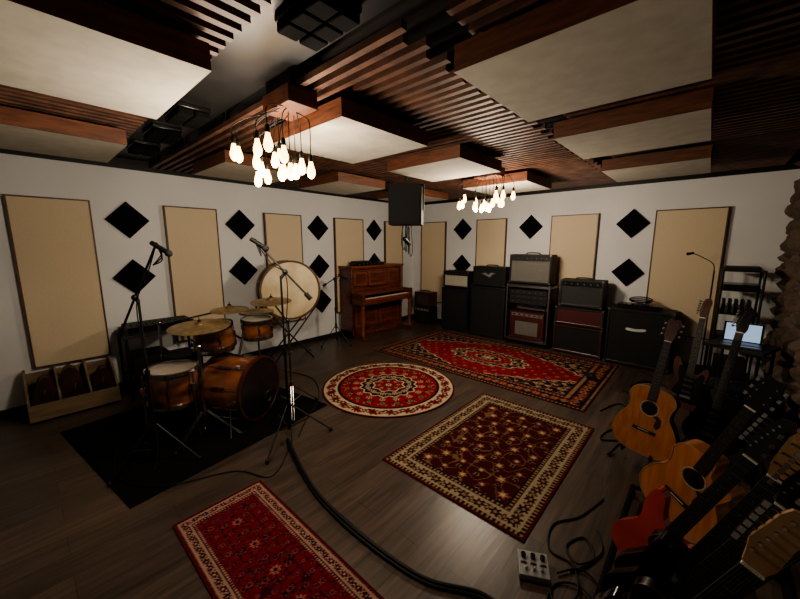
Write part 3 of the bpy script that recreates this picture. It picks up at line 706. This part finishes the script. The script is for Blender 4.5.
def bag(y,h,w=.085,lean=0):
    b=MB(); pts=catmull([(-w*.8,0),(w*.8,0),(w,.12),(w*.95,h*.55),(w*.66,h*.86),(w*.1,h),(-w*.45,h*.9),(-w*.92,h*.6),(-w,.14)],True,5)
    b.prism(pts,-.05,.05,leather_m,leather_m,T(-4.50,y,.022)@RZ(90)@RX(6)@RY(lean)); 
    b.tube([Vector((-4.43,y-.02,.15)),Vector((-4.41,y,.22)),Vector((-4.44,y+.02,.30))],.008,leather_m,6,smooth=4)
    b.build('leather_bag',crate,bevel=.018)
bag(.012,.38,.082,3);bag(.218,.43,.086,-3);bag(.42,.36,.082,4)

# ------------------------------------------------------------------ guitars
AC=[(0,0),(.12,.008),(.185,.07),(.2,.155),(.168,.245),(.128,.31),(.133,.375),(.145,.425),(.115,.48),(.05,.5),(-.05,.5),(-.115,.48),(-.145,.425),(-.133,.375),(-.128,.31),(-.168,.245),(-.2,.155),(-.185,.07),(-.12,.008)]
CUT=[(0,0),(.12,.008),(.185,.07),(.2,.155),(.168,.245),(.128,.31),(.14,.36),(.15,.405),(.125,.425),(.08,.40),(.045,.43),(.03,.5),(-.05,.5),(-.115,.48),(-.145,.425),(-.133,.375),(-.128,.31),(-.168,.245),(-.2,.155),(-.185,.07),(-.12,.008)]
ST=[(0,.004),(.09,.0),(.15,.05),(.165,.13),(.13,.21),(.112,.27),(.128,.34),(.122,.395),(.095,.40),(.06,.345),(.03,.33),(-.03,.34),(-.06,.37),(-.095,.45),(-.135,.455),(-.142,.37),(-.118,.27),(-.14,.2),(-.17,.12),(-.15,.04),(-.08,.004)]
LP=[(0,0),(.1,.01),(.162,.08),(.165,.15),(.13,.23),(.115,.275),(.13,.33),(.12,.375),(.085,.365),(.045,.31),(.03,.36),(-.04,.385),(-.1,.385),(-.135,.335),(-.115,.275),(-.13,.23),(-.165,.15),(-.162,.08),(-.1,.01)]
def guitar(name,M,shape,topm,sidem,kind,scale=1.0,headm=None,length=1.02,parent=None,neckm=None,pick=None):
    b=MB(); b.M=M@Matrix.Scale(scale,4)
    out=[(p[0],p[1]) for p in catmull([(x,z,0) for x,z in shape],True,5)]
    th=.10 if kind=='ac' else .042
    b.prism(out,-th/2,th/2,topm,sidem,mb=sidem)
    if kind=='ac' or kind=='lp':
        b.tube([(x*.995,-th/2-.0005,z*.995+.001) for x,z in out],.003,natural_m if kind=='ac' else gside_m,5,closed=True)
        if kind=='ac': b.tube([(x*.995,th/2,z*.995+.001) for x,z in out],.003,natural_m,5,closed=True)
    neckm=neckm or gside_m; f=-th/2
    bodytop=.5 if kind=='ac' else .36
    nz1=length-.17; nz0=bodytop-.03; fb0=.40 if kind=='ac' else .31
    b.add([(-.027,f,nz0),(.027,f,nz0),(.021,f-.001,nz1),(-.021,f-.001,nz1),(-.02,f+.024,nz0),(.02,f+.024,nz0),(.016,f+.018,nz1),(-.016,f+.018,nz1)],[(0,1,2,3),(7,6,5,4),(0,4,5,1),(1,5,6,2),(2,6,7,3),(3,7,4,0)],neckm)
    g=f-.007
    b.add([(-.028,f,fb0),(.028,f,fb0),(.0215,f,nz1),(-.0215,f,nz1),(-.028,g,fb0),(.028,g,fb0),(.0215,g,nz1),(-.0215,g,nz1)],[(4,5,6,7),(0,4,7,3),(1,2,6,5),(0,1,5,4),(3,7,6,2)],fb_m)
    for i in range(1,19):
        z=fb0+(nz1-fb0)*(1-(.5**(i/12))*1.0)/(1-.5**(20/12)); z=nz1-(z-fb0)
        w=.0215+(.028-.0215)*(nz1-z)/(nz1-fb0); b.box(-w,w,g-.001,g,z-.0007,z+.0007,steel_m)
        if i in (3,5,7,9,12): b.box(-.003,.003,g-.0006,g,z+.010,z+.016,steel_m)
    b.box(-.022,.022,g-.003,f,nz1,nz1+.006,ivory_m)
    hm=headm or neckm; H=T(0,f-.001,nz1+.005)@RX(-12)
    if kind in ('ac','lp'): hp=[(-.022,0),(.022,0),(.034,.04),(.038,.14),(.030,.165),(0,.158),(-.030,.165),(-.038,.14),(-.034,.04)]
    else: hp=[(-.022,0),(.022,0),(.030,.03),(.026,.09),(.030,.15),(.012,.185),(-.020,.175),(-.030,.15),(-.040,.06),(-.03,.03)]
    b.prism(hp,-.001,.015,hm,neckm,H)
    for k in range(6):
        if kind in('ac','lp'): x=.026*(1 if k%2 else -1); z=.045+.04*(k//2); tx=.052*(1 if k%2 else -1)
        else: x=-.024+.003*k; z=.04+.022*k; tx=-.056
        old=b.M; b.M=b.M@H; b.cyl((x,-.010,z),(x,0,z),.004,chrome_m,n=8); b.cyl((x,.008,z),(tx,.008,z),.003,chrome_m,n=6); b.box(tx-.006,tx+.006,.003,.013,z-.008,z+.008,chrome_m); b.M=old
    if kind=='ac':
        b.lathe([(.049,0),(.049,.0012)],blackgloss_m,T(0,f-.0012,.345)@RX(90)@T(0,0,-.001),28)
        b.ring(.056,.0028,creamgrille_m,T(0,f-.001,.345)@RX(90))
        bz=.165; b.box(-.07,.07,f-.010,f,bz,bz+.022,fb_m); b.box(-.035,.035,f-.014,f-.01,bz+.013,bz+.016,ivory_m)
        b.prism([(.03,.30),(.06,.31),(.085,.29),(.09,.24),(.07,.21),(.05,.23),(.055,.28)],f-.002,f,pick or fb_m,fb_m)
    else:
        if pick: 
            b.prism([(p[0]*.72+.012,p[1]*.72+.06) for p in out],f-.003,f,pick,pick)
        for z in (.16,.215,.27): b.box(-.036,.036,f-.010,f-.002,z-.010,z+.010,black_m if kind=='st' else steel_m)
        b.box(-.04,.04,f-.013,f-.002,.105,.125,steel_m)
        for q in ((.09,.13),(.10,.09),(.08,.17)): b.cyl((q[0],f-.002,q[1]),(q[0],f-.018,q[1]),.011,blackgloss_m,n=12)
        bz=.11
    for k in range(6):
        x0=-.024+.0096*k;x1=-.016+.0064*k
        b.tube([(x0,f-.013,bz+.014),(x1,g-.003,nz1+.004)],.0004,steel_m,4)
    return b.build(name,parent)
def floor_stand(name,x,y,yaw,lean=-12,z=.10):
    b=MB(); b.M=T(x,y,0)@RZ(yaw)
    for s_ in (-1,1):
        b.tube([(.0,.05,.34),(.17*s_,-.02,.02),(.17*s_,-.10,.012)],.009,blackmetal_m,8)
        b.tube([(.09*s_,.05,z-.01),(.09*s_,-.09,z-.012),(.09*s_,-.10,z+.03)],.008,rubber_m,8)
    b.tube([(-.09,.05,z-.01),(.09,.05,z-.01)],.008,blackmetal_m,8)
    b.tube([(0,.06,.34),(0,.27,.012)],.009,blackmetal_m,8); b.tube([(0,.06,.36),(0,.085,.08)],.010,blackmetal_m,8)
    b.cyl((0,.055,.30),(0,.06,.42),.014,blackmetal_m)
    return b.build(name)
guitar('acoustic_guitar',T(-.22,2.86,.115)@RZ(-12)@RX(-10)@RY(4),AC,spruce_m,gside_m,'ac',.97); floor_stand('guitar_stand',-.22,2.90,-12,z=.11)
guitar('electric_guitar',T(-.02,3.95,.10)@RZ(-20)@RX(-10),ST,gside_m,gblack_m,'st',neckm=gside_m,pick=gblack_m); floor_stand('guitar_stand',-.02,3.98,-20)
guitar('bass_guitar',T(.14,3.25,.10)@RZ(-25)@RX(-10)@RY(2),ST,gblack_m,gblack_m,'st',length=1.06,neckm=gside_m,headm=gblack_m); floor_stand('guitar_stand',.14,3.28,-25)
guitar('acoustic_guitar',T(-4.52,-.58,.02)@RZ(70)@RX(-9)@RY(-4),AC,sunb_m,gside_m,'ac')

# guitar rack (row along Y, necks lean toward the stone side)
b=MB()
ry0,ry1=1.02,2.46
b.tube([(-.20,ry0,.07),(-.20,ry1,.07)],.016,pad_m); b.tube([(.14,ry0,.07),(.14,ry1,.07)],.016,pad_m); b.tube([(.28,ry0,.60),(.28,ry1,.60)],.016,pad_m)
for y in (ry0,ry1):
    b.tube([(-.20,y,.02),(-.20,y,.07),(.14,y,.07),(.34,y,.02)],.011,pad_m); b.tube([(.14,y,.07),(.28,y,.60)],.011,pad_m); b.tube([(.34,y,.02),(.28,y,.58)],.009,pad_m)
    for x in (-.20,.34): b.sphere((x,y,.018),.018,pad_m,8)
for i in range(9):
    y=ry0+.05+i*(ry1-ry0-.1)/8; b.tube([(.275,y,.60),(.21,y,.635)],.008,pad_m,6)
b.build('guitar_rack')
#     x     y    shape top       side      kind yaw lean headstock neck z
rk=[(-.01,2.26,CUT,spruce_m,cutside_m,'ac',-30,20,gblack_m,gside_m,.11),
    (-.09,1.76,ST,redg_m,redg_m,'st',-24,22,gblack_m,gside_m,.10),
    (-.04,1.60,LP,gblack_m,gblack_m,'lp',-8,20,natural_m,gblack_m,.08),
    (-.06,1.46,ST,gblack_m,gblack_m,'st',-12,22,gblack_m,gblack_m,.09),
    (-.08,1.30,LP,gblack_m,gblack_m,'lp',-8,24,gblack_m,gblack_m,.10),
    (-.15,1.12,ST,gblack_m,gblack_m,'st',-6,22,natural_m,natural_m,.08)]
for (x,y,sh,tm,sm,k,yaw,ln,hm,nm,z) in rk:
    guitar('acoustic_guitar' if k=='ac' else 'electric_guitar',T(x,y,z)@RZ(yaw)@RY(ln),sh,tm,sm,k,.97,headm=hm,neckm=nm)

# laptop table on the right
b=MB(); b.M=T(.30,4.22,0)@RZ(-20)
b.box(-.20,.20,-.2,.2,.69,.715,black_m)
for x in (-.17,.17):
    for y in (-.17,.17): b.cyl((x,y,0),(x,y,.69),.012,blackmetal_m,n=8)
b.box(-.18,.18,-.18,.18,.30,.315,black_m)
b.build('laptop_table')
b=MB(); b.M=T(.30,4.22,.716)@RZ(-5)
b.box(-.13,.13,-.16,.05,0,.015,steel_m); b.box(-.11,.11,-.08,.035,.015,.018,blackgloss_m)
b.box(-.13,.13,0,.008,0,.18,blackmetal_m,T(0,.05,.012)@RX(-22)); b.box(-.115,.115,-.002,0,.012,.168,screen_m,T(0,.05,.012)@RX(-22))
b.build('laptop')
b=MB(); cab(b,.16,.54,3.66,.28,0,.46,black_m,grille_m,black_m,.05,5,knob_m=steel_m); b.build('bass_combo_amp')

# pedal with knobs + cables
b=MB(); b.M=T(-.48,1.52,0)@RZ(28)
b.add([(-.07,-.06,0.006),(.07,-.06,.006),(.07,.06,.006),(-.07,.06,.006),(-.07,-.06,.035),(.07,-.06,.035),(.07,.06,.055),(-.07,.06,.055)],[(0,3,2,1),(4,5,6,7),(0,1,5,4),(1,2,6,5),(2,3,7,6),(3,0,4,7)],silver_m)
for x in (-.045,0,.045):
    b.cyl((x,.03,.048),(x,.027,.068),.012,blackgloss_m,n=12); b.cyl((x*.8,-.03,.038),(x*.8,-.03,.055),.008,chrome_m,n=10)
    b.box(x-.015,x+.015,-.008,.008,.043,.0455,black_m)
for x in (-.06,.06):
    for y in (-.05,.05): b.cyl((x,y,0),(x,y,.008),.008,rubber_m,n=8)
b.build('effects_pedal',bevel=.003)
def cable(name,paths,r=.004):
    b=MB()
    for p in paths: b.tube(p,r,rubber_m,7,smooth=8)
    b.build(name)
z=.006
cable('instrument_cable',[[(-.385,1.58,.012),(-.30,1.68,.012),(-.20,1.62,z),(-.24,1.44,z),(-.36,1.38,z),(-.375,1.52,z),(-.28,1.58,.014),(-.18,1.50,z),(-.22,1.34,z),(-.38,1.28,z)],
   [(-.385,1.48,.012),(-.34,1.42,z),(-.28,1.52,.020),(-.34,1.68,z),(-.46,1.70,z),(-.50,1.88,z),(-.40,2.05,z),(-.33,2.3,z)],
   [(-.34,1.64,z),(-.27,1.78,z),(-.34,1.90,z),(-.40,1.78,z),(-.32,1.70,.014),(-.25,1.86,z),(-.3,2.0,z)]],.005)
paths=[]
for k in range(3):
    o=.010*(k-1); zz=.010+.012*(k%2)
    paths.append([(-2.40,1.30+o,zz+.01),(-2.22,1.24+o*1.3,zz),(-1.95,1.16+o,zz+.008),(-1.67,1.10+o,zz+.008),(-1.35,1.08+o*1.2,zz+.008),(-1.05,1.09+o,zz+.004),(-.82,1.13+o,zz),(-.60,1.24+o,zz),(-.45,1.20+o,zz),(-.38,1.0+o,zz)])
cable('multicore_cable_snake',paths,.008)
cable('floor_cable',[[(-3.3,.35,.014),(-2.9,.28,.014),(-2.55,.45,.013),(-2.35,.85,z),(-2.1,1.0,z),(-2.3,1.25,z)],[(-3.9,2.1,z),(-3.4,2.2,z),(-2.9,1.95,z),(-2.6,1.6,z),(-2.4,1.4,z)]])
cable('floor_cable',[[(-.62,3.6,z),(-.5,3.9,z),(-.3,3.7,z),(-.35,4.1,z),(-.5,4.5,z),(-.3,4.9,z),(-.5,5.15,z)],[(-.55,4.3,z),(-.3,4.2,z),(-.1,4.5,z),(-.25,4.8,z),(-.45,4.7,z),(-.4,4.4,z)],[(-.2,3.4,z),(-.45,3.3,z),(-.5,3.05,z),(-.3,3.2,z),(-.1,3.3,z)]],.006)
b=MB(); b.M=T(-.90,4.45,.010)@RZ(20); b.prism([(-.05,0),(.05,0),(.05,.03),(-.05,.04)],-.09,.09,black_m,black_m); b.cyl((0,-.05,.03),(0,-.05,.05),.012,chrome_m); b.build('sustain_pedal',bevel=.004)

# ------------------------------------------------------------------ world, camera
w=bpy.data.worlds.new('World'); bpy.context.scene.world=w; w.use_nodes=True
w.node_tree.nodes['Background'].inputs[0].default_value=(.05,.05,.055,1); w.node_tree.nodes['Background'].inputs[1].default_value=.2
cam=bpy.data.cameras.new('camera'); co=bpy.data.objects.new('camera',cam); bpy.context.scene.collection.objects.link(co)
co.location=(0,0,1.6); co.rotation_euler=(R(90-9.2),0,R(41.9)); cam.sensor_width=36; cam.lens=341/800*36; cam.clip_start=.02
bpy.context.scene.camera=co
sc=bpy.context.scene
sc.view_settings.view_transform='AgX'
try: sc.view_settings.look='AgX - Medium High Contrast'
except Exception: pass
sc.view_settings.exposure=-0.05
